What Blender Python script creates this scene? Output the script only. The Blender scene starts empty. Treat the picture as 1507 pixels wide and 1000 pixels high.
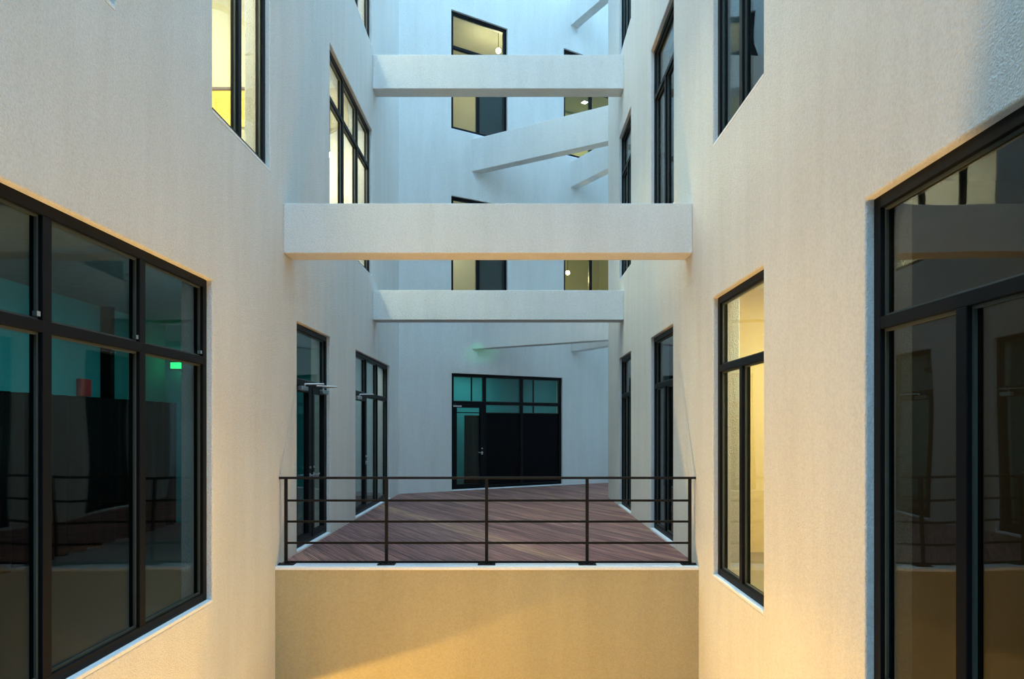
import bpy, bmesh, math, random
from mathutils import Vector
random.seed(7)
S = bpy.context.scene
C = S.collection
# ------------------------------------------------------------------ camera, sky, exposure
F_PX, VPX, VPY = 1004.0, 757.0, 628.0        # focal length and vanishing point in the 1507x1000 frame
cam_d = bpy.data.cameras.new('camera')
cam_d.sensor_width = 36.0
cam_d.sensor_fit = 'HORIZONTAL'
cam_d.lens = F_PX / 1507 * 36
cam_d.shift_x = -(VPX - 753.5) / 1507
cam_d.shift_y = (VPY - 500) / 1507
cam_d.clip_start = 0.05
cam = bpy.data.objects.new('camera', cam_d)
C.objects.link(cam)
cam.location = (0, 0, 0)
cam.rotation_euler = (math.radians(90), 0, 0)
S.camera = cam

w = bpy.data.worlds.new('dusk_sky')
S.world = w
w.use_nodes = True
w.node_tree.nodes['Background'].inputs[0].default_value = (0.37, 0.70, 1.0, 1)
w.node_tree.nodes['Background'].inputs[1].default_value = 6.0

S.view_settings.view_transform = 'Standard'
S.view_settings.look = 'None'
S.view_settings.gamma = 1.0
S.view_settings.use_curve_mapping = False
S.view_settings.exposure = 0.06
S.cycles.max_bounces = 14
S.cycles.diffuse_bounces = 8
S.cycles.glossy_bounces = 4
S.cycles.transparent_max_bounces = 24
S.cycles.caustics_reflective = False
S.cycles.caustics_refractive = False
S.cycles.sample_clamp_indirect = 6.0

XL, XR = -2.84, 2.19          # faces of the two long walls
GROUND, DECK, TOP = -6.3, -1.66, 16.5
PAR_Y = 8.10                  # front of the deck
WARM = (1.0, 0.58, 0.16)

def area_light(name, loc, target, sx, sy, power, col, spread=180):
    d = bpy.data.lights.new(name, 'AREA')
    d.shape = 'RECTANGLE'
    d.size, d.size_y = sx, sy
    d.energy = power
    d.color = col
    d.spread = math.radians(spread)
    o = bpy.data.objects.new(name, d)
    C.objects.link(o)
    o.location = loc
    o.rotation_euler = (Vector(target) - Vector(loc)).to_track_quat('-Z', 'Y').to_euler()
    return o

# warm uplights along the floor of the yard (below the picture)
area_light('yard_uplight', (-1.9, 5.2, GROUND + 0.25), (2.2, 5.2, 1.2), 0.3, 1.8, 275, WARM, 110)
area_light('yard_uplight', (1.4, 5.2, GROUND + 0.25), (-2.8, 4.8, -0.8), 0.3, 1.8, 110, WARM, 90)

# ------------------------------------------------------------------ materials
MATS = {}
def nodes_of(name):
    m = bpy.data.materials.new(name)
    m.use_nodes = True
    MATS[name] = m
    return m, m.node_tree, m.node_tree.nodes, m.node_tree.links
def plain(name, col, rough=0.6, metal=0.0, spec=0.5):
    m, t, n, l = nodes_of(name)
    b = n['Principled BSDF']
    b.inputs['Roughness'].default_value = rough
    b.inputs['Metallic'].default_value = metal
    b.inputs['Specular IOR Level'].default_value = spec
    no = n.new('ShaderNodeTexNoise'); no.inputs['Scale'].default_value = 9
    no.inputs['Detail'].default_value = 5
    tc = n.new('ShaderNodeTexCoord'); l.new(tc.outputs['Object'], no.inputs['Vector'])
    r = n.new('ShaderNodeValToRGB')
    r.color_ramp.elements[0].position = 0.3; r.color_ramp.elements[1].position = 0.7
    r.color_ramp.elements[0].color = (*[c * 0.9 for c in col], 1)
    r.color_ramp.elements[1].color = (*[min(1, c * 1.06) for c in col], 1)
    l.new(no.outputs['Fac'], r.inputs[0]); l.new(r.outputs[0], b.inputs['Base Color'])
    return m
def emit(name, col, strength):
    m, t, n, l = nodes_of(name)
    b = n['Principled BSDF']
    b.inputs['Base Color'].default_value = (*col, 1)
    b.inputs['Emission Color'].default_value = (*col, 1)
    b.inputs['Emission Strength'].default_value = strength
    return m
def stucco(name, col, grain=0.7, stain=True):
    m, t, n, l = nodes_of(name)
    b = n['Principled BSDF']
    b.inputs['Roughness'].default_value = 0.92
    b.inputs['Specular IOR Level'].default_value = 0.2
    tc = n.new('ShaderNodeTexCoord')
    # fine grain
    g = n.new('ShaderNodeTexNoise'); g.inputs['Scale'].default_value = 55; g.inputs['Detail'].default_value = 4
    g.inputs['Roughness'].default_value = 0.65
    v = n.new('ShaderNodeTexVoronoi'); v.inputs['Scale'].default_value = 85
    big = n.new('ShaderNodeTexNoise'); big.inputs['Scale'].default_value = 1.3; big.inputs['Detail'].default_value = 3
    for q in (g, v, big): l.new(tc.outputs['Object'], q.inputs['Vector'])
    a1 = n.new('ShaderNodeMath'); a1.operation = 'MULTIPLY_ADD'
    l.new(v.outputs['Distance'], a1.inputs[0]); a1.inputs[1].default_value = 0.6; l.new(g.outputs['Fac'], a1.inputs[2])
    bp = n.new('ShaderNodeBump'); bp.inputs['Strength'].default_value = grain; bp.inputs['Distance'].default_value = 0.012
    l.new(a1.outputs[0], bp.inputs['Height'])
    bp2 = n.new('ShaderNodeBump'); bp2.inputs['Strength'].default_value = 0.25; bp2.inputs['Distance'].default_value = 0.05
    l.new(big.outputs['Fac'], bp2.inputs['Height']); l.new(bp.outputs[0], bp2.inputs['Normal'])
    l.new(bp2.outputs[0], b.inputs['Normal'])
    # soft blotches and vertical rain streaks
    mp = n.new('ShaderNodeMapping'); mp.inputs['Scale'].default_value = (1.6, 1.6, 0.22)
    l.new(tc.outputs['Object'], mp.inputs['Vector'])
    st = n.new('ShaderNodeTexNoise'); st.inputs['Scale'].default_value = 2.2; st.inputs['Detail'].default_value = 7
    st.inputs['Roughness'].default_value = 0.62
    l.new(mp.outputs[0], st.inputs['Vector'])
    r = n.new('ShaderNodeValToRGB')
    r.color_ramp.elements[0].position = 0.32; r.color_ramp.elements[1].position = 0.62
    k = 0.93 if stain else 0.96
    r.color_ramp.elements[0].color = (col[0] * k, col[1] * (k - .005), col[2] * (k - 0.02), 1)
    r.color_ramp.elements[1].color = (*col, 1)
    l.new(st.outputs['Fac'], r.inputs[0])
    mx = n.new('ShaderNodeMix'); mx.data_type = 'RGBA'; mx.blend_type = 'MULTIPLY'; mx.inputs[0].default_value = 1
    gr = n.new('ShaderNodeValToRGB')
    gr.color_ramp.elements[0].position = 0.3; gr.color_ramp.elements[1].position = 0.6
    gr.color_ramp.elements[0].color = (0.86, 0.85, 0.84, 1); gr.color_ramp.elements[1].color = (1, 1, 1, 1)
    l.new(g.outputs['Fac'], gr.inputs[0])
    l.new(r.outputs[0], mx.inputs[6]); l.new(gr.outputs[0], mx.inputs[7])
    l.new(mx.outputs[2], b.inputs['Base Color'])
    return m
def glass(name, tint, refl=1.0, wave=0.12):
    m, t, n, l = nodes_of(name)
    n.remove(n['Principled BSDF'])
    out = n['Material Output']
    tr = n.new('ShaderNodeBsdfTransparent'); tr.inputs[0].default_value = (*tint, 1)
    gl = n.new('ShaderNodeBsdfGlossy'); gl.inputs['Roughness'].default_value = 0.0
    gl.inputs['Color'].default_value = (refl, refl, refl, 1)
    lw = n.new('ShaderNodeLayerWeight'); lw.inputs[0].default_value = 0.5
    p = n.new('ShaderNodeMath'); p.operation = 'POWER'; p.inputs[1].default_value = 5
    l.new(lw.outputs['Facing'], p.inputs[0])
    f = n.new('ShaderNodeMath'); f.operation = 'MULTIPLY_ADD'; f.inputs[1].default_value = 0.955; f.inputs[2].default_value = 0.045
    l.new(p.outputs[0], f.inputs[0])
    mix = n.new('ShaderNodeMixShader')
    l.new(f.outputs[0], mix.inputs[0]); l.new(tr.outputs[0], mix.inputs[1]); l.new(gl.outputs[0], mix.inputs[2])
    tc = n.new('ShaderNodeTexCoord')
    no = n.new('ShaderNodeTexNoise'); no.inputs['Scale'].default_value = 1.3; no.inputs['Detail'].default_value = 0
    l.new(tc.outputs['Object'], no.inputs['Vector'])
    bp = n.new('ShaderNodeBump'); bp.inputs['Strength'].default_value = wave; bp.inputs['Distance'].default_value = 0.04
    l.new(no.outputs['Fac'], bp.inputs['Height']); l.new(bp.outputs[0], gl.inputs['Normal'])
    l.new(mix.outputs[0], out.inputs[0])
    return m
def wood(name):
    m, t, n, l = nodes_of(name)
    b = n['Principled BSDF']; b.inputs['Roughness'].default_value = 0.55
    oi = n.new('ShaderNodeObjectInfo')
    r = n.new('ShaderNodeValToRGB')
    e = r.color_ramp.elements
    e[0].position = 0; e[0].color = (0.31, 0.150, 0.140, 1)
    e[1].position = 1; e[1].color = (0.60, 0.34, 0.23, 1)
    x = e.new(0.45); x.color = (0.40, 0.195, 0.170, 1)
    x = e.new(0.75); x.color = (0.41, 0.21, 0.185, 1)
    l.new(oi.outputs['Random'], r.inputs[0])
    tc = n.new('ShaderNodeTexCoord')
    mp = n.new('ShaderNodeMapping'); mp.inputs['Rotation'].default_value = (0, 0, -math.atan2(1.0, -0.6002) + math.pi / 2)
    mp2 = n.new('ShaderNodeMapping'); mp2.inputs['Scale'].default_value = (40, 1.2, 1)
    l.new(tc.outputs['Object'], mp.inputs['Vector']); l.new(mp.outputs[0], mp2.inputs['Vector'])
    no = n.new('ShaderNodeTexNoise'); no.inputs['Scale'].default_value = 1; no.inputs['Detail'].default_value = 6
    l.new(mp2.outputs[0], no.inputs['Vector'])
    g = n.new('ShaderNodeValToRGB')
    g.color_ramp.elements[0].position = 0.38; g.color_ramp.elements[1].position = 0.64
    g.color_ramp.elements[0].color = (0.42, 0.42, 0.46, 1); g.color_ramp.elements[1].color = (1.2, 1.16, 1.1, 1)
    l.new(no.outputs['Fac'], g.inputs[0])
    mx = n.new('ShaderNodeMix'); mx.data_type = 'RGBA'; mx.blend_type = 'MULTIPLY'; mx.inputs[0].default_value = 1
    l.new(r.outputs[0], mx.inputs[6]); l.new(g.outputs[0], mx.inputs[7]); l.new(mx.outputs[2], b.inputs['Base Color'])
    return m

PLASTER = stucco('white_stucco', (0.72, 0.71, 0.69))
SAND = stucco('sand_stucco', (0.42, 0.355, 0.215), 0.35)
PLAINW = stucco('interior_white', (0.80, 0.79, 0.76), 0.1, False)
CREAM = stucco('interior_cream', (0.82, 0.68, 0.40), 0.1, False)
BEIGE = stucco('interior_beige', (0.62, 0.60, 0.48), 0.1, False)
TEAL = stucco('interior_teal', (0.05, 0.36, 0.41), 0.1, False)
PALEBLUE = stucco('interior_pale_blue', (0.45, 0.62, 0.68), 0.1, False)
DIM = stucco('interior_taupe', (0.30, 0.27, 0.23), 0.1, False)
OLIVE = stucco('interior_olive', (0.50, 0.52, 0.36), 0.1, False)
STONE = stucco('pale_stone', (0.78, 0.80, 0.84), 0.15, False)
PAVE = stucco('yard_paving', (0.50, 0.46, 0.40), 0.3)
FLOORM = plain('interior_floor', (0.30, 0.26, 0.21), 0.5)
FLOORD = plain('interior_dark_floor', (0.05, 0.05, 0.055), 0.5)
CEILD = plain('interior_grey_ceiling', (0.22, 0.24, 0.26), 0.8)
BLACK = plain('black_aluminium', (0.005, 0.0055, 0.007), 0.5, 0, 0.12)
BEAD = plain('green_grey_gasket', (0.045, 0.055, 0.048), 0.5)
IRON = plain('black_painted_iron', (0.007, 0.006, 0.006), 0.5, 0, 0.2)
STEEL = plain('brushed_steel', (0.55, 0.57, 0.6), 0.28, 1.0)
PANEL = plain('black_panel', (0.004, 0.004, 0.005), 0.5, 0, 0.05)
GREY = plain('dark_grey_blind', (0.055, 0.058, 0.06), 0.8)
DRAPE = plain('black_drape', (0.006, 0.0075, 0.008), 0.95, 0, 0.1)
YELLOW = plain('yellow_paint', (0.70, 0.50, 0.10), 0.6)
RED = plain('red_paint', (0.45, 0.05, 0.05), 0.5)
WOODM = wood('deck_wood')
TIMBER = plain('brown_timber', (0.10, 0.055, 0.04), 0.6)
SHADE = plain('lamp_shade_black', (0.02, 0.02, 0.02), 0.6)
PALELET = plain('pale_lettering', (0.62, 0.64, 0.66), 0.6)
GLASS = glass('window_glass', (0.82, 0.89, 0.88), 0.65)
GLASSL = glass('wide_window_glass', (0.82, 0.89, 0.88), 0.42)
GLASSD = glass('tinted_glass', (0.55, 0.57, 0.53), 1.0, 0.10)
BULB = emit('bulb_warm', (1.0, 0.78, 0.42), 60)
PANELLIGHT = emit('panel_light', (1.0, 0.86, 0.60), 9)
GREENSIGN = emit('green_sign', (0.05, 1.0, 0.30), 1.1)

# ------------------------------------------------------------------ mesh helpers
class Frame:
    """a wall face: s runs along it, u into the wall, z up"""
    def __init__(s, O, d):
        s.O = Vector((O[0], O[1])); s.d = Vector(d).normalized()
        s.n = Vector((s.d.y, -s.d.x))            # towards the yard
        s.flip = False
    def P(s, a, u, z):
        p = s.O + s.d * a - s.n * u
        return Vector((p.x, p.y, z))
LEFT = Frame((XL, 0), (0, 1))
RIGHT = Frame((XR, 0), (0, 1)); RIGHT.n = Vector((-1, 0))
BACK = Frame((XL, 16.77), (1.666, 1))
END = Frame((XR, 15.93), (1, 0)); END.n = Vector((0, 1))
WORLD = Frame((0, 0), (1, 0)); WORLD.n = Vector((0, -1))   # s = x, u = y

class MB:
    def __init__(s): s.v = []; s.f = []
    def hexa(s, pts):
        b = len(s.v); s.v += [Vector(p) for p in pts]
        s.f += [tuple(b + i for i in q) for q in ((0,3,2,1),(4,5,6,7),(0,1,5,4),(1,2,6,5),(2,3,7,6),(3,0,4,7))]
        return s
    def box(s, fr, a0, a1, u0, u1, z0, z1):
        P = fr.P
        return s.hexa([P(a0,u0,z0),P(a1,u0,z0),P(a1,u1,z0),P(a0,u1,z0),P(a0,u0,z1),P(a1,u0,z1),P(a1,u1,z1),P(a0,u1,z1)])
    def ring(s, fr, a0, a1, u0, u1, z0, z1, t):
        s.box(fr, a0, a0+t, u0, u1, z0, z1); s.box(fr, a1-t, a1, u0, u1, z0, z1)
        s.box(fr, a0+t, a1-t, u0, u1, z0, z0+t); s.box(fr, a0+t, a1-t, u0, u1, z1-t, z1)
        return s
    def tube(s, pts, r, n=10):
        pts = [Vector(p) for p in pts]; b = len(s.v)
        for i, p in enumerate(pts):
            t = (pts[min(i+1, len(pts)-1)] - pts[max(i-1, 0)]).normalized()
            up = Vector((0,0,1)) if abs(t.z) < 0.9 else Vector((1,0,0))
            x = t.cross(up).normalized(); y = x.cross(t)
            for k in range(n):
                a = 2*math.pi*k/n
                s.v.append(p + (x*math.cos(a) + y*math.sin(a))*r)
        for i in range(len(pts)-1):
            for k in range(n):
                s.f.append((b+i*n+k, b+i*n+(k+1)%n, b+(i+1)*n+(k+1)%n, b+(i+1)*n+k))
        s.f.append(tuple(b+k for k in range(n))[::-1]); e = b+(len(pts)-1)*n
        s.f.append(tuple(e+k for k in range(n)))
        return s
    def ball(s, c, r, n=12):
        c = Vector(c); b = len(s.v); R = n//2
        for i in range(R+1):
            th = math.pi*i/R
            for k in range(n):
                a = 2*math.pi*k/n
                s.v.append(c + Vector((math.sin(th)*math.cos(a), math.sin(th)*math.sin(a), math.cos(th)))*r)
        for i in range(R):
            for k in range(n):
                s.f.append((b+i*n+k, b+(i+1)*n+k, b+(i+1)*n+(k+1)%n, b+i*n+(k+1)%n))
        return s
    def prism(s, poly, z0, z1):
        b = len(s.v); n = len(poly)
        s.v += [Vector((p[0], p[1], z0)) for p in poly] + [Vector((p[0], p[1], z1)) for p in poly]
        s.f.append(tuple(range(b, b+n))[::-1]); s.f.append(tuple(range(b+n, b+2*n)))
        for k in range(n): s.f.append((b+k, b+(k+1)%n, b+n+(k+1)%n, b+n+k))
        return s
    def build(s, name, mat, parent=None, bevel=0.0, smooth=False):
        base = BASE.get(parent.name, Vector((0,0,0))) if parent else Vector((0,0,0))
        me = bpy.data.meshes.new(name)
        me.from_pydata([tuple(v-base) for v in s.v], [], s.f)
        bm = bmesh.new(); bm.from_mesh(me)
        bmesh.ops.remove_doubles(bm, verts=bm.verts, dist=1e-5)
        bmesh.ops.recalc_face_normals(bm, faces=bm.faces)
        bm.to_mesh(me); bm.free()
        if smooth:
            for p in me.polygons: p.use_smooth = True
        me.materials.append(mat)
        o = bpy.data.objects.new(name, me); C.objects.link(o)
        if parent: o.parent = parent; BASE[o.name] = base
        if bevel:
            m = o.modifiers.new('bevel', 'BEVEL'); m.width = bevel; m.segments = 2; m.limit_method = 'ANGLE'
        return o
BASE = {}
def empty(name, loc):
    o = bpy.data.objects.new(name, None); C.objects.link(o); o.location = loc
    o.empty_display_size = 0.2
    BASE[o.name] = Vector(loc)
    return o
def tag(o, label, cat, kind=None, group=None):
    o['label'] = label; o['category'] = cat
    if kind: o['kind'] = kind
    if group: o['group'] = group
    return o
def struct(o, label, cat): return tag(o, label, cat, 'structure')

# ------------------------------------------------------------------ walls with real openings
def wall(name, fr, s0, s1, z0, z1, thick, holes, label):
    """slab with rectangular openings; opening corners get a slightly uneven hand-plastered edge"""
    ss = sorted({s0, s1, *[h[0] for h in holes], *[h[1] for h in holes]})
    zs = sorted({z0, z1, *[h[2] for h in holes], *[h[3] for h in holes]})
    def hole(i, j):
        a, z = (ss[i]+ss[i+1])/2, (zs[j]+zs[j+1])/2
        return any(h[0] < a < h[1] and h[2] < z < h[3] for h in holes)
    m = MB(); idx = {}
    def V(i, j, k):
        if (i,j,k) not in idx:
            idx[(i,j,k)] = len(m.v); m.v.append(fr.P(ss[i], thick if k else 0, zs[j]))
        return idx[(i,j,k)]
    I, J = len(ss)-1, len(zs)-1
    solid = lambda i, j: 0 <= i < I and 0 <= j < J and not hole(i, j)
    for i in range(I):
        for j in range(J):
            if not solid(i, j): continue
            m.f.append((V(i,j,0),V(i+1,j,0),V(i+1,j+1,0),V(i,j+1,0)))
            m.f.append((V(i,j,1),V(i,j+1,1),V(i+1,j+1,1),V(i+1,j,1)))
            if not solid(i-1,j): m.f.append((V(i,j,0),V(i,j+1,0),V(i,j+1,1),V(i,j,1)))
            if not solid(i+1,j): m.f.append((V(i+1,j,0),V(i+1,j,1),V(i+1,j+1,1),V(i+1,j+1,0)))
            if not solid(i,j-1): m.f.append((V(i,j,0),V(i,j,1),V(i+1,j,1),V(i+1,j,0)))
            if not solid(i,j+1): m.f.append((V(i,j+1,0),V(i+1,j+1,0),V(i+1,j+1,1),V(i,j+1,1)))
    o = m.build(name, PLASTER)
    b = o.modifiers.new('bevel', 'BEVEL'); b.width = 0.012; b.segments = 2; b.limit_method = 'ANGLE'
    return struct(o, label, 'wall')

LH, RH = 1.375, 1.417                      # heads of the ground openings
W_L1 = [(2.02, 6.42, DECK, LH), (8.91, 10.52, DECK, LH), (12.21, 15.54, DECK, LH)]
W_L2 = [(3.36, 4.857, 2.96, 5.91), (6.42, 7.93, 2.96, 5.91), (10.5, 13.62, 2.98, 5.91)]
W_L3 = [(10.5, 13.62, 7.56, 10.5)]
W_R1 = [(2.62, 4.262, DECK, RH), (6.0, 7.53, DECK, RH), (9.42, 10.96, DECK, RH), (12.83, 14.28, DECK, RH)]
W_R2 = [(6.0, 7.53, 3.08, 5.98), (9.38, 10.96, 3.06, 6.03), (12.83, 14.28, 3.03, 6.03)]
W_R3 = [(12.83, 14.28, 7.66, 10.6)]
bs = lambda t: t * 1.943
K_1 = [(bs(.7416), bs(2.521), DECK, 1.372)]
K_2 = [(bs(.735), bs(1.595), 3.0, 5.93), (bs(2.548), bs(2.548)+2.0, 3.0, 5.93)]
K_3 = [(bs(.735), bs(1.595), 7.63, 10.71), (bs(2.548), bs(2.548)+2.0, 7.68, 10.72)]
TH = 0.30
wall('wall_left', LEFT, -9.0, 16.95, GROUND, TOP, TH, W_L1+W_L2+W_L3, 'long white stucco wall with a three-bay dark window and two glazed doors')
wall('wall_right', RIGHT, -9.0, 15.93, GROUND, TOP, TH, W_R1+W_R2+W_R3, 'long white stucco wall with narrow black windows stacked in columns')
wall('wall_back', BACK, -0.3, 11.5, GROUND, TOP, TH, K_1+K_2+K_3, 'angled white stucco wall closing the end of the deck')
wall('wall_return', END, 0.30, 6.3, GROUND, TOP, TH, [], 'white stucco return behind the corner at the end of the deck')
wall('wall_side', Frame((8.2, 15.5), (0, 1)), 0, 9, GROUND, TOP, TH, [], 'white stucco wall beyond the corner of the deck')
wall('wall_rear', Frame((XL-0.3, -9.0), (1, 0)), 0, 5.7, GROUND, 7.0, -TH, [], 'plain white stucco wall facing the deck across the yard')
struct(MB().box(WORLD, XL-0.3, XR+0.3, -9.3, PAR_Y+0.25, GROUND-0.2, GROUND).build('floor', PAVE), 'paved floor of the yard below the deck', 'floor')
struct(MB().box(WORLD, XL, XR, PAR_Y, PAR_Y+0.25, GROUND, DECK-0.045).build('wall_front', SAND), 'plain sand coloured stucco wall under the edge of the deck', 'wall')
struct(MB().box(WORLD, XL, XR, PAR_Y-0.01, PAR_Y+0.24, DECK-0.045, DECK-0.008).build('trim_1', STONE, bevel=0.004), 'pale stone ledge under the railing', 'ledge')

struct(MB().box(WORLD, XL, XR, -9.0, 4.1, DECK-0.28, DECK-0.02).build('floor_landing', PAVE), 'stone landing across the yard from the deck', 'floor')

# ------------------------------------------------------------------ timber deck, plank by plank
deck_poly = [(XL, PAR_Y+0.25), (XR, PAR_Y+0.25), (XR, 15.93), (XR+0.3, 15.93), (XR+0.3, 15.93+0.3), (5.2, 15.93+0.3), (5.2, 21.55), (XL, 16.77)]
deck = struct(MB().prism(deck_poly, DECK-0.25, DECK-0.032).build('floor', TIMBER), 'reddish brown timber deck with diagonal grooved planks', 'deck')
pu = Vector((-1.0, 1.666)).normalized()       # along the planks: square to the back wall
pv = Vector((1.666, 1.0)).normalized()        # across them
def clip(poly, nrm, c, keep_greater):
    out = []
    for i, p in enumerate(poly):
        q = poly[(i+1) % len(poly)]
        dp = (p[0]*nrm.x + p[1]*nrm.y - c) * (1 if keep_greater else -1)
        dq = (q[0]*nrm.x + q[1]*nrm.y - c) * (1 if keep_greater else -1)
        if dp >= 0: out.append(p)
        if (dp > 0 > dq) or (dp < 0 < dq):
            t = dp / (dp - dq); out.append((p[0]+(q[0]-p[0])*t, p[1]+(q[1]-p[1])*t))
    return out
vs = [p[0]*pv.x + p[1]*pv.y for p in deck_poly]
PW, NR = 0.145, 5
k = 0; v0 = min(vs)
while v0 < max(vs):
    m = MB()
    base = clip(clip(deck_poly, pv, v0+0.003, True), pv, v0+PW-0.003, False)
    if len(base) >= 3:
        m.prism(base, DECK-0.03, DECK-0.010)
        for r in range(NR):
            a = v0 + 0.004 + r*(PW-0.004)/NR
            pl = clip(clip(deck_poly, pv, a, True), pv, a + 0.0175, False)
            if len(pl) >= 3: m.prism(pl, DECK-0.012, DECK + random.uniform(-0.001, 0.001))
        m.build('plank', WOODM, deck)
    v0 += PW

# ------------------------------------------------------------------ bridging beams
def beam(p0, p1, z0, z1, depth, label):
    """horizontal beam; p0-p1 is the line of its face towards the yard, depth runs behind it"""
    a, b = Vector(p0), Vector(p1); d = (b-a).normalized(); n = Vector((-d.y, d.x))
    P = lambda p, k, z: (p.x + n.x*k, p.y + n.y*k, z)
    m = MB().hexa([P(a,0,z0),P(b,0,z0),P(b,depth,z0),P(a,depth,z0),P(a,0,z1),P(b,0,z1),P(b,depth,z1),P(a,depth,z1)])
    o = m.build('beam', PLASTER, bevel=0.012)
    return struct(o, label, 'beam')
beam((XL, 8.38), (XR, 8.38), 2.13, 2.745, 0.36, 'white stucco beam bridging both walls above the railing')
beam((XL, 13.66), (XR, 13.66), 2.135, 2.73, 0.36, 'white stucco beam spanning between walls just above the back door')
beam((XL, 13.66), (XR, 13.66), 6.77, 7.45, 0.36, 'white stucco beam spanning between walls in front of upper back windows')
def bk(t, u=0): p = BACK.P(bs(t), u, 0); return (p.x, p.y)
beam(bk(1.024, 0.05), (XR+0.02, 15.90), 2.02, 2.86, 0.27, 'long slanting stucco beam over the back door')
beam(bk(1.024, 0.05), (XR+0.02, 15.90), 6.66, 7.50, 0.27, 'long slanting stucco beam crossing below the upper back window')
for z0, z1, lb in ((2.13, 2.8, 'short slanting stucco stub beam behind the corner over the deck'),
                   (6.82, 7.54, 'short slanting stucco stub beam behind the corner under the olive window'),
                   (11.44, 12.16, 'short slanting stucco stub beam high above the olive window')):
    beam(bk(2.67, 0.05), (3.56, 16.22), z0, z1, 0.27, lb)

# ------------------------------------------------------------------ windows and glazed doors
REC = 0.055
n_win = [0]; n_door = [0]
def lever(fr, s, z, u, parent, sgn):
    m = MB()
    m.tube([fr.P(s, u, z), fr.P(s, u-0.05, z)], 0.011)
    m.tube([fr.P(s, u-0.05, z), fr.P(s+0.06*sgn, u-0.055, z+0.003), fr.P(s+0.13*sgn, u-0.045, z+0.006)], 0.010)
    m.box(fr, s-0.02, s+0.02, u-0.008, u, z-0.05, z+0.03)
    m.build('lever_handle', STEEL, parent, smooth=False)
    MB().tube([fr.P(s, u, z+0.11), fr.P(s, u-0.018, z+0.11)], 0.017, 14).build('lock_cylinder', STEEL, parent)
def closer(fr, s, z, u, parent, sgn):
    c = MB().box(fr, s-0.13, s+0.13, u-0.07, u, z-0.03, z+0.03).build('door_closer', STEEL, parent, bevel=0.008)
    m = MB()
    m.tube([fr.P(s+0.06*sgn, u-0.04, z+0.03), fr.P(s+0.06*sgn, u-0.04, z+0.065)], 0.012)
    m.tube([fr.P(s+0.06*sgn, u-0.04, z+0.065), fr.P(s+0.16*sgn, u-0.27, z+0.07)], 0.010)
    m.tube([fr.P(s+0.16*sgn, u-0.27, z+0.07), fr.P(s+0.34*sgn, u-0.02, z+0.075)], 0.010)
    m.build('closer_arm', STEEL, c)
def opening(kind, fr, s0, s1, z0, z1, label, tops, bots, transom=None, gl=None, doors=(), latch=False,
            fw=0.075, sill=True, panels=(), thin=(), rail2=None, closers=True):
    """tops / bots: interior mullion positions above and below the transom (s values)"""
    gl = gl or GLASS
    ctr = n_win if kind == 'window' else n_door
    ctr[0] += 1
    root = empty(f'{kind}_{ctr[0]}', fr.P((s0+s1)/2, 0.05, z0))
    struct(root, label, kind)
    u0, u1 = REC, REC + 0.085
    MB().ring(fr, s0, s1, u0, u1, z0+(0.03 if sill else 0), z1, fw).build('frame', BLACK, root, bevel=0.004)
    zt0, zt1 = (transom-0.037, transom+0.037) if transom else (None, None)
    if transom: MB().box(fr, s0+fw, s1-fw, u0, u1, zt0, zt1).build('transom', BLACK, root, bevel=0.004)
    rows = [(z0+0.03+fw, zt0 if transom else z1-fw, bots)]
    if transom: rows.append((zt1, z1-fw, tops))
    for ri, (za, zb, ms) in enumerate(rows):
        for q in ms: MB().box(fr, q-0.042, q+0.042, u0, u1, za, zb).build('mullion', BLACK, root, bevel=0.004)
        ed = [s0+fw] + [e for q in ms for e in (q-0.042, q+0.042)] + [s1-fw]
        for c in range(0, len(ed), 2):
            a, b = ed[c], ed[c+1]
            if ri == 0 and (c//2) in doors:
                # hinged glazed leaf with its own stiles, handle and closer
                sw = 0.085; sg = doors[c//2]
                lf = MB().ring(fr, a+0.006, b-0.006, u0-0.008, u1-0.02, za-0.03, zb-0.006, sw).build('door_leaf', BLACK, root, bevel=0.004)
                if rail2: MB().box(fr, a+sw, b-sw, u0, u1-0.02, rail2-0.012, rail2+0.012).build('glazing_bar', BLACK, lf)
                MB().box(fr, a+sw, b-sw, u0+0.03, u0+0.042, za-0.03+sw, zb-sw).build('pane', gl, lf)
                hs = (b-0.006-sw/2) if sg > 0 else (a+0.006+sw/2)
                lever(fr, hs, DECK+0.97, u0-0.008, lf, -sg)
                if closers: closer(fr, (a+0.22) if sg > 0 else (b-0.22), zb-0.05, u0-0.008, lf, sg)
                continue
            if ri == 0 and (c//2) in panels:
                MB().box(fr, a, b, u0+0.03, u0+0.05, za, panels[c//2]).build('infill_panel', PANEL, root)
                MB().box(fr, a, b, u0+0.015, u0+0.065, panels[c//2], panels[c//2]+0.02).build('glazing_bar', BLACK, root)
                za_ = panels[c//2]+0.02
            else: za_ = za
            pn = MB().box(fr, a, b, u0+0.045, u0+0.057, za_, zb).build('pane', gl, root)
            MB().ring(fr, a, b, u0+0.028, u0+0.045, za_, zb, 0.016).build('gasket', BEAD, pn)
            for q in thin:
                if a < q < b: MB().box(fr, q-0.012, q+0.012, u0+0.03, u0+0.07, za_, zb).build('glazing_bar', BLACK, pn)
            if latch and ri == 1:
                MB().box(fr, b-0.05, b-0.02, u0+0.0, u0+0.03, za+0.02, za+0.05).build('latch', STEEL, pn)
    if sill:
        MB().box(fr, s0+0.001, s1-0.001, -0.012 if kind == 'door' else 0.0, u1, z0+0.001, z0+0.03).build('threshold' if kind == 'door' else 'sill', STONE, root, bevel=0.003)
    return root

def thirds(h, n): return [h[0] + (h[1]-h[0])*(i+1)/n for i in range(n-1)]
TR = 0.615
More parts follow.
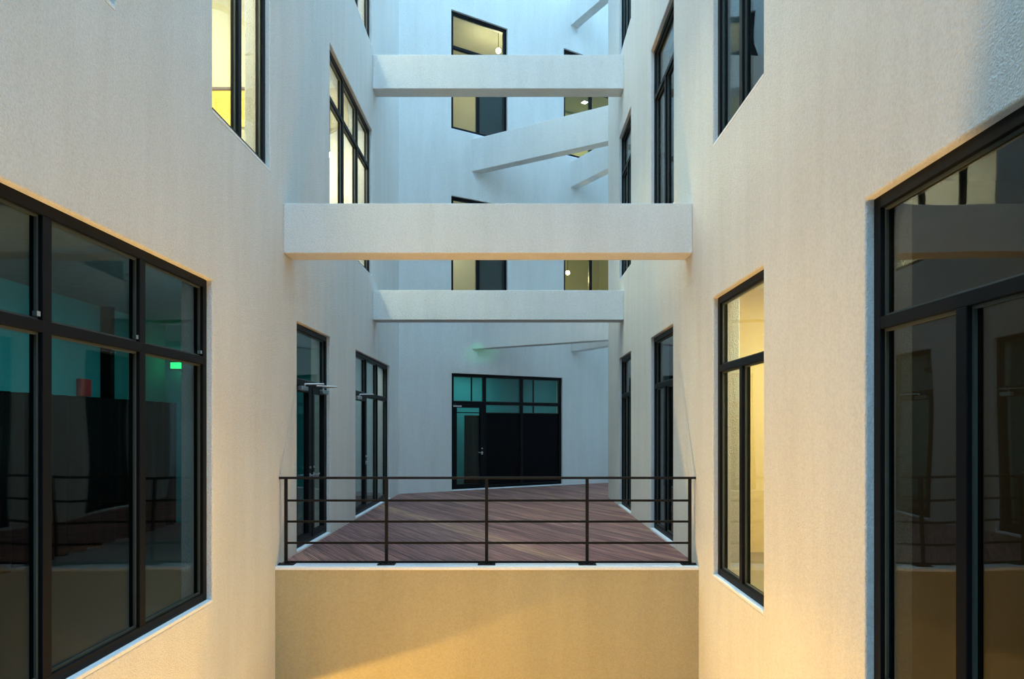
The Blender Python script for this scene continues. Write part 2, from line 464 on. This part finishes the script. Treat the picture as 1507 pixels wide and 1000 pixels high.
# left wall, deck level
h = W_L1[0]; opening('window', LEFT, *h, 'wide black framed window of tall panes, teal room behind', [3.14, 4.23, 5.315], [3.14, 4.23, 5.315], TR, latch=True, gl=GLASSL)
h = W_L1[1]; opening('door', LEFT, *h, 'black double glazed door with two steel closers beside the railing', [], [9.715], 0.60, doors={0: 1, 1: -1})
h = W_L1[2]; opening('door', LEFT, *h, 'three bay glazed door with one steel closer, under the slanting beam', [13.34, 14.42], [13.34, 14.42], TR, doors={0: 1})
# left wall, upper floors
h = W_L2[0]; opening('window', LEFT, *h, 'upper black window showing only its lower corner above the wide window', [], [4.11], 5.17)
h = W_L2[1]; opening('window', LEFT, *h, 'upper two pane window glowing cream and yellow, before the first beam', [], [7.2], 5.17)
h = W_L2[2]; opening('window', LEFT, *h, 'upper three bay window glowing bright white over the first beam', thirds(h, 3), thirds(h, 3), 5.165)
h = W_L3[0]; opening('window', LEFT, *h, 'topmost lit three bay window above the far cross beam', thirds(h, 3), thirds(h, 3), 9.7)
# right wall
h = W_R1[0]; opening('window', RIGHT, *h, 'large dark tinted window with brown reflections and one wide upper light', [], [3.43], 0.635, gl=GLASSD)
h = W_R1[1]; opening('window', RIGHT, *h, 'tall black framed window with a cream lit room behind', [], [6.77], 0.635)
h = W_R1[2]; opening('door', RIGHT, *h, 'dark greenish glazed door facing the double door across the deck', [], [10.18], 0.635)
h = W_R1[3]; opening('door', RIGHT, *h, 'narrow dark glazed door at the far end of the deck', [], [13.55], 0.635)
h = W_R2[0]; opening('window', RIGHT, *h, 'upper dark window mirroring a lit window, above the cream lit one', [], [6.77], 5.25)
h = W_R2[1]; opening('window', RIGHT, *h, 'upper dark window behind the first beam, facing the bright three bay window', [], [10.17], 5.25)
h = W_R2[2]; opening('window', RIGHT, *h, 'upper narrow dark window below the far cross beam end', [], [13.55], 5.25)
h = W_R3[0]; opening('window', RIGHT, *h, 'topmost narrow dark window above the far cross beam end', [], [13.55], 9.85)
# back wall
h = K_1[0]
opening('door', BACK, *h, 'wide black back door with teal upper lights and black lower panels', [bs(1.2525), bs(1.8438)], [bs(1.2525), bs(1.8438)], TR,
        doors={0: 1}, panels={1: 0.34, 2: 0.34}, thin=[bs(1.06), bs(2.05)], rail2=0.36, closers=False)
h = K_2[0]; opening('window', BACK, *h, 'two pane back window seen between the cross beams', [], [bs(1.15)], 5.15)
h = K_2[1]; opening('window', BACK, *h, 'olive lit back window with a bare bulb between the cross beams', [], [bs(3.06)], 5.15)
h = K_3[0]; opening('window', BACK, *h, 'upper back window with yellow lit top light and a bright bulb', [], [bs(1.15)], 9.80)
h = K_3[1]; opening('window', BACK, *h, 'upper olive lit back window crossed by a slanting beam', [], [bs(3.06)], 9.80)

# ------------------------------------------------------------------ railing on the ledge
RY = 8.235
rail = empty('railing', (0, RY, DECK-0.008))
tag(rail, 'black iron railing with five posts along the deck edge', 'railing')
for i, x in enumerate((-2.757, -1.543, -0.335, 0.878, 2.117)):
    p = MB().box(WORLD, x-0.019, x+0.019, RY-0.012, RY+0.012, DECK-0.004, -0.63).build('post', IRON, rail, bevel=0.002)
    b = MB().box(WORLD, x-(0.085 if i == 0 else 0.105), x+(0.07 if i == 4 else 0.105), RY-0.055, RY+0.055, DECK-0.008, DECK+0.004).build('base_plate', IRON, rail)
    for dx in (-0.065, 0.055): MB().tube([(x+dx, RY-0.03, DECK+0.004), (x+dx, RY-0.03, DECK+0.018)], 0.011, 6).build('bolt', IRON, b)
MB().box(WORLD, XL+0.003, XR-0.003, RY-0.02, RY+0.02, -0.636, -0.608).build('top_rail', IRON, rail, bevel=0.002)
for z in (-0.895, -1.149, -1.407, -1.638):
    MB().box(WORLD, -2.76, 2.12, RY-0.008, RY+0.008, z-0.013, z+0.013).build('rail', IRON, rail)

# ------------------------------------------------------------------ rooms behind the glass
def room(fr, s0, s1, depth, z0, z1, wm, fm, cm, what):
    u0, u1 = TH-0.001, depth
    P = fr.P; t = 0.05
    m = MB()
    m.box(fr, s0, s1, u1, u1+t, z0, z1); m.box(fr, s0-t, s0, u0, u1+t, z0, z1); m.box(fr, s1, s1+t, u0, u1+t, z0, z1)
    struct(m.build('wall_interior', wm), f'inner walls of the {what}', 'wall')
    struct(MB().box(fr, s0-t, s1+t, u0, u1+t, z0-t, z0).build('floor_interior', fm), f'floor of the {what}', 'floor')
    struct(MB().box(fr, s0-t, s1+t, u0, u1+t, z1, z1+t).build('ceiling_interior', cm), f'ceiling of the {what}', 'ceiling')
def lamp(loc, power, col, label, r=0.06, drop=0.35, vis=True):
    """pendant bulb: rose, cord and glowing globe with its light"""
    x, y, z = loc
    root = empty('pendant_bulb', (x, y, z)); tag(root, label, 'lamp')
    MB().ball((x, y, z), r).build('bulb', BULB, root, smooth=True)
    MB().tube([(x, y, z+r*0.8), (x, y, z+drop)], 0.008, 6).build('cord', BLACK, root)
    MB().tube([(x, y, z+drop-0.03), (x, y, z+drop)], 0.05, 14).build('ceiling_rose', BLACK, root)
    point('bulb_light', (x, y, z-r-0.06), power, col, 0.05, root)
def point(name, loc, power, col, rad, parent=None):
    d = bpy.data.lights.new(name, 'POINT'); d.energy = power; d.color = col; d.shadow_soft_size = rad
    o = bpy.data.objects.new(name, d); C.objects.link(o)
    if parent:
        o.parent = parent; o.location = Vector(loc) - BASE[parent.name]
    else: o.location = loc
    return o
def ceiling_panel(fr, s, u, z, ls, lu, power, col, label):
    root = empty('ceiling_light', fr.P(s, u, z)); tag(root, label, 'lamp')
    MB().box(fr, s-ls/2-.03, s+ls/2+.03, u-lu/2-.03, u+lu/2+.03, z-0.04, z).build('housing', PLAINW, root)
    MB().box(fr, s-ls/2, s+ls/2, u-lu/2, u+lu/2, z-0.05, z-0.04).build('diffuser', PANELLIGHT, root)
    p = fr.P(s, u, z-0.07)
    d = bpy.data.lights.new('panel_light', 'AREA'); d.shape = 'RECTANGLE'; d.size, d.size_y = ls, lu; d.energy = power; d.color = col
    o = bpy.data.objects.new('panel_light', d); C.objects.link(o); o.parent = root; o.location = p - BASE[root.name]
    o.rotation_euler = (0, 0, math.atan2(fr.d.y, fr.d.x))
def exit_sign(fr, s, u, z, wd, label, power=0.0, along=True):
    root = empty('exit_sign', fr.P(s, u, z)); tag(root, label, 'sign')
    if along:
        MB().box(fr, s-wd/2, s+wd/2, u, u+0.03, z-0.07, z+0.07).build('casing', BLACK, root)
        MB().box(fr, s-wd/2+.012, s+wd/2-.012, u-0.008, u, z-0.04, z+0.04).build('face', GREENSIGN, root)
        lp = fr.P(s, u-0.1, z)
    else:
        MB().box(fr, s, s+0.03, u-wd/2, u+wd/2, z-0.07, z+0.07).build('casing', BLACK, root)
        MB().box(fr, s-0.008, s, u-wd/2+.012, u+wd/2-.012, z-0.055, z+0.055).build('face', GREENSIGN, root)
        lp = fr.P(s-0.1, u, z)
    if power: point('sign_light', lp, power, (0.05, 1.0, 0.35), 0.05, root)

CW = (1.0, 0.80, 0.48)
# left, deck level: long teal room behind the wide window and the first door
room(LEFT, 0.8, 11.8, 3.2, DECK, 1.75, TEAL, FLOORD, CEILD, 'long teal room behind the wide window')
ceiling_panel(LEFT, 8.0, 0.55, 1.745, 1.2, 0.2, 34, (0.55, 0.95, 1.0), 'ceiling light panel in the teal room')
exit_sign(LEFT, 11.76, 2.85, 1.05, 0.5, 'green exit sign at the end of the teal room', 1.2, along=False)
m = MB().box(LEFT, 9.40, 9.62, 3.12, 3.2, 0.42, 0.66); tag(m.build('alarm_box', RED, bevel=0.01), 'red alarm box on the teal wall above the drape', 'alarm box')
m = MB().box(LEFT, 9.95, 10.05, 3.05, 3.2, DECK, 1.75); struct(m.build('trim_2', PANEL), 'dark narrow pilaster on the teal wall', 'pilaster')
def drape(fr, s0, s1, u, z0, z1, label, amp=0.05, pitch=0.34):
    N = int((s1-s0)/0.04); m = MB()
    for i in range(N+1):
        s = s0 + (s1-s0)*i/N
        o = amp*math.sin(2*math.pi*s/pitch) + 0.02*math.sin(7.3*s)
        for z, kk in ((z0, 1.25), (z1, 0.9)):
            m.v.append(fr.P(s, u+o*kk, z))
    for i in range(N): m.f.append((2*i, 2*i+2, 2*i+3, 2*i+1))
    ob = m.build('drape', DRAPE, smooth=True)
    so = ob.modifiers.new('thick', 'SOLIDIFY'); so.thickness = 0.015
    tag(ob, label, 'curtain')
drape(LEFT, 0.95, 11.7, 2.95, DECK+0.01, 0.40, 'black pleated drape hanging below the teal wall')
drape(BACK, bs(1.08), bs(1.42), 0.55, DECK+0.01, 0.30, 'added black sheet darkening one half of the back door leaf')  # pleated sheet added so the leaf's teal glass grades into dark
# left, behind the three bay door
room(LEFT, 12.0, 16.3, 2.6, DECK, 1.75, PALEBLUE, FLOORD, CEILD, 'pale blue room behind the three bay door')
ceiling_panel(LEFT, 14.4, 0.5, 1.745, 1.2, 0.3, 26, (0.75, 0.95, 1.0), 'ceiling light panel in the pale blue room')
pp = LEFT.P(13.15, 0.45, 1.08); dirn = (Vector((-0.98, 17.75, 1.90)) - pp).normalized()
em = empty('emergency_lamp', pp); tag(em, 'small green emergency lamp inside the three bay door', 'lamp')
MB().tube([pp - dirn*0.16, pp - dirn*0.02], 0.05, 14).build('housing', BLACK, em)
MB().tube([pp - dirn*0.02, pp - dirn*0.012], 0.042, 14).build('lens', GREENSIGN, em)
MB().tube([pp - dirn*0.09, (pp.x, pp.y - 0.08, 1.745)], 0.01, 6).build('hanger', BLACK, em)
d = bpy.data.lights.new('emergency_light', 'SPOT'); d.energy = 420; d.color = (0.05, 1.0, 0.4); d.spot_size = math.radians(7); d.spot_blend = 0.5; d.shadow_soft_size = 0.03
o = bpy.data.objects.new('emergency_light', d); C.objects.link(o); o.parent = em; o.location = (0, 0, 0)
o.rotation_euler = dirn.to_track_quat('-Z', 'Y').to_euler()
# left, upper floors
room(LEFT, 3.0, 5.5, 2.4, 2.9, 6.2, DIM, FLOORD, CEILD, 'unlit upper room over the wide window')
room(LEFT, 5.8, 9.4, 3.0, 2.94, 6.2, BEIGE, FLOORM, PLAINW, 'cream lit upper room before the first beam')
ceiling_panel(LEFT, 7.2, 1.6, 6.195, 1.4, 0.5, 300, (1.0, .86, .58), 'ceiling light panel in the cream upper room')
yb = empty('wall_panel', LEFT.P(9.38, 0.95, 4.12)); tag(yb, 'yellow panel on the end wall inside the cream lit upper window', 'panel')
MB().box(LEFT, 9.37, 9.40, 0.32, 1.6, 4.12, 4.62).build('face', YELLOW, yb)
MB().box(LEFT, 9.36, 9.40, 0.32, 1.6, 4.62, 4.66).build('rail', TIMBER, yb)
room(LEFT, 9.8, 14.4, 3.0, 2.96, 6.3, PLAINW, FLOORM, PLAINW, 'white lit upper room over the first beam')
ceiling_panel(LEFT, 12.2, 1.5, 6.295, 2.4, 0.6, 330, (1.0, 0.88, 0.62), 'ceiling light panel in the white upper room')
lamp((-3.60, 13.30, 5.30), 8, CW, 'bare bulb behind the bright three bay window', 0.05, 0.98)
room(LEFT, 9.8, 14.4, 3.0, 7.5, 10.9, PLAINW, FLOORM, PLAINW, 'topmost white lit room')
ceiling_panel(LEFT, 12.2, 1.5, 10.895, 2.4, 0.6, 330, (1.0, 0.9, 0.68), 'ceiling light panel in the topmost white room')
# right, deck level
room(RIGHT, 1.6, 5.0, 3.2, DECK, 1.8, DIM, FLOORM, CEILD, 'dim brown room behind the large tinted window')
ceiling_panel(RIGHT, 2.9, 0.55, 1.795, 0.6, 0.2, 7, (1, .78, .45), 'small ceiling light in the dim brown room')
room(RIGHT, 5.3, 9.0, 3.0, DECK, 1.8, CREAM, FLOORM, PLAINW, 'cream lit room behind the tall window')
ceiling_panel(RIGHT, 6.9, 1.5, 1.795, 1.4, 0.5, 150, (1.0, 0.82, 0.46), 'ceiling light panel in the cream deck level room')
exit_sign(RIGHT, 8.96, 0.62, 0.70, 0.34, 'green exit sign behind the tall cream lit window', 0.6, along=False)
room(RIGHT, 9.2, 11.6, 2.6, DECK, 1.8, TEAL, FLOORD, CEILD, 'dark green room behind the door by the railing end')
room(RIGHT, 12.2, 15.2, 2.6, DECK, 1.8, TEAL, FLOORD, CEILD, 'dark green room at the far end of the deck')
# right, upper floors
room(RIGHT, 5.4, 8.6, 2.6, 3.0, 6.3, DIM, FLOORD, CEILD, 'unlit upper room above the cream lit one')
room(RIGHT, 9.0, 11.6, 2.6, 3.0, 6.3, DIM, FLOORD, CEILD, 'unlit upper room behind the first beam end')
room(RIGHT, 12.2, 15.2, 2.6, 2.98, 6.3, DIM, FLOORD, CEILD, 'unlit upper room below the far beam end')
room(RIGHT, 12.2, 15.2, 2.6, 7.6, 10.9, DIM, FLOORD, CEILD, 'unlit topmost room above the far beam end')
# back wall rooms
room(BACK, bs(.60), bs(2.8), 3.0, DECK, 1.75, TEAL, FLOORD, PALEBLUE, 'teal room behind the wide back door')
ceiling_panel(BACK, bs(1.6), 2.0, 1.745, 1.6, 0.2, 20, (0.45, 0.95, 1.0), 'ceiling light panel behind the wide back door')
exit_sign(BACK, bs(.70), 0.9, 1.15, 0.2, 'green exit sign glowing behind the wide back door', 3.0)
room(BACK, bs(.55), bs(2.2), 2.6, 2.95, 6.2, BEIGE, FLOORM, PLAINW, 'beige lit room behind the back window between the beams')
ceiling_panel(BACK, bs(1.1), 1.5, 6.195, 1.2, 0.4, 42, (1.0, .9, .66), 'ceiling light panel behind the back window between the beams')
room(BACK, bs(2.35), 9.0, 3.6, 2.95, 6.2, OLIVE, FLOORM, OLIVE, 'olive room with a bare bulb')
room(BACK, bs(.55), bs(2.2), 2.6, 7.6, 11.0, BEIGE, FLOORM, BEIGE, 'beige lit room behind the upper back window')
room(BACK, bs(2.35), 9.0, 3.6, 7.65, 11.0, OLIVE, FLOORM, OLIVE, 'upper olive room')
p = BACK.P(bs(1.63), 0.62, 10.43); lamp(tuple(p), 55, (1, .84, .5), 'bright bulb behind the upper back window', 0.07, 0.56)
p = BACK.P(5.47, 0.55, 4.52); lamp(tuple(p), 150, (1, .75, .35), 'bright bulb in the olive lit window between the beams', 0.06, 1.7)
ceiling_panel(BACK, 7.7, 2.7, 10.995, 0.16, 0.16, 60, (1, .88, .5), 'square ceiling light of the upper olive room')
for z0, z1, lb in ((3.05, 5.12, 'dark grey blind down behind the back window between the beams'), (7.70, 9.76, 'dark grey blind down behind the upper back window')):
    o = MB().box(BACK, bs(1.17), bs(1.57), REC+0.12, REC+0.135, z0, z1); root = empty('roller_blind', BACK.P(bs(1.37), REC+0.12, z0)); tag(root, lb, 'blind')
    o.build('cloth', GREY, root); MB().box(BACK, bs(1.17), bs(1.57), REC+0.115, REC+0.14, z0-0.03, z0).build('hem_bar', BLACK, root)

# floor uplight housings in the yard, under the two warm lights
for x, lb in ((-2.0, 'long warm floor uplight along the wide window wall'), (1.5, 'long warm floor uplight along the tinted window wall')):
    r = empty('floor_uplight', (x, 5.2, GROUND)); tag(r, lb, 'lamp')
    MB().box(WORLD, x-0.14, x+0.14, 4.3, 6.1, GROUND, GROUND+0.10).build('housing', SHADE, r, bevel=0.01)
    for y in (4.5, 5.9): MB().box(WORLD, x-0.17, x+0.17, y-0.03, y+0.03, GROUND, GROUND+0.12).build('bracket', STEEL, r)

# ------------------------------------------------------------------ small pale lettering above the back door leaf
sgn = empty('door_sign', BACK.P(bs(0.83), REC-0.002, 0.5)); tag(sgn, 'tiny pale lettering above the back door leaf', 'sign')
x = bs(0.775)
for i in range(8):
    MB().box(BACK, x, x+0.022, REC-0.014, REC-0.009, 0.510, 0.542).build('letter', PALELET, sgn); x += 0.03

# ------------------------------------------------------------------ shaded lamp low on the left wall: throws the slanting edge of light under the deck
L = Vector((-2.55, 6.3, -3.21))
wl = empty('wall_lamp', L); tag(wl, 'shaded warm lamp low on the wall under the deck', 'lamp')
MB().ball(L + Vector((-0.08, 0, -0.05)), 0.025).build('bulb', BULB, wl, smooth=True)
MB().box(WORLD, XL, XL+0.04, 6.2, 6.4, -3.31, -3.11).build('back_plate', SHADE, wl)
a = 0.289
P = lambda x, y, dz: (L.x+x, L.y+y, L.z + a*x + dz)
MB().hexa([P(-.28,-.35,.03),P(.3,-.35,.03),P(.3,.35,.03),P(-.28,.35,.03),P(-.28,-.35,.04),P(.3,-.35,.04),P(.3,.35,.04),P(-.28,.35,.04)]).build('shade', SHADE, wl)
point('wall_lamp_light', L, 160, (1, .60, .14), 0.012, wl)
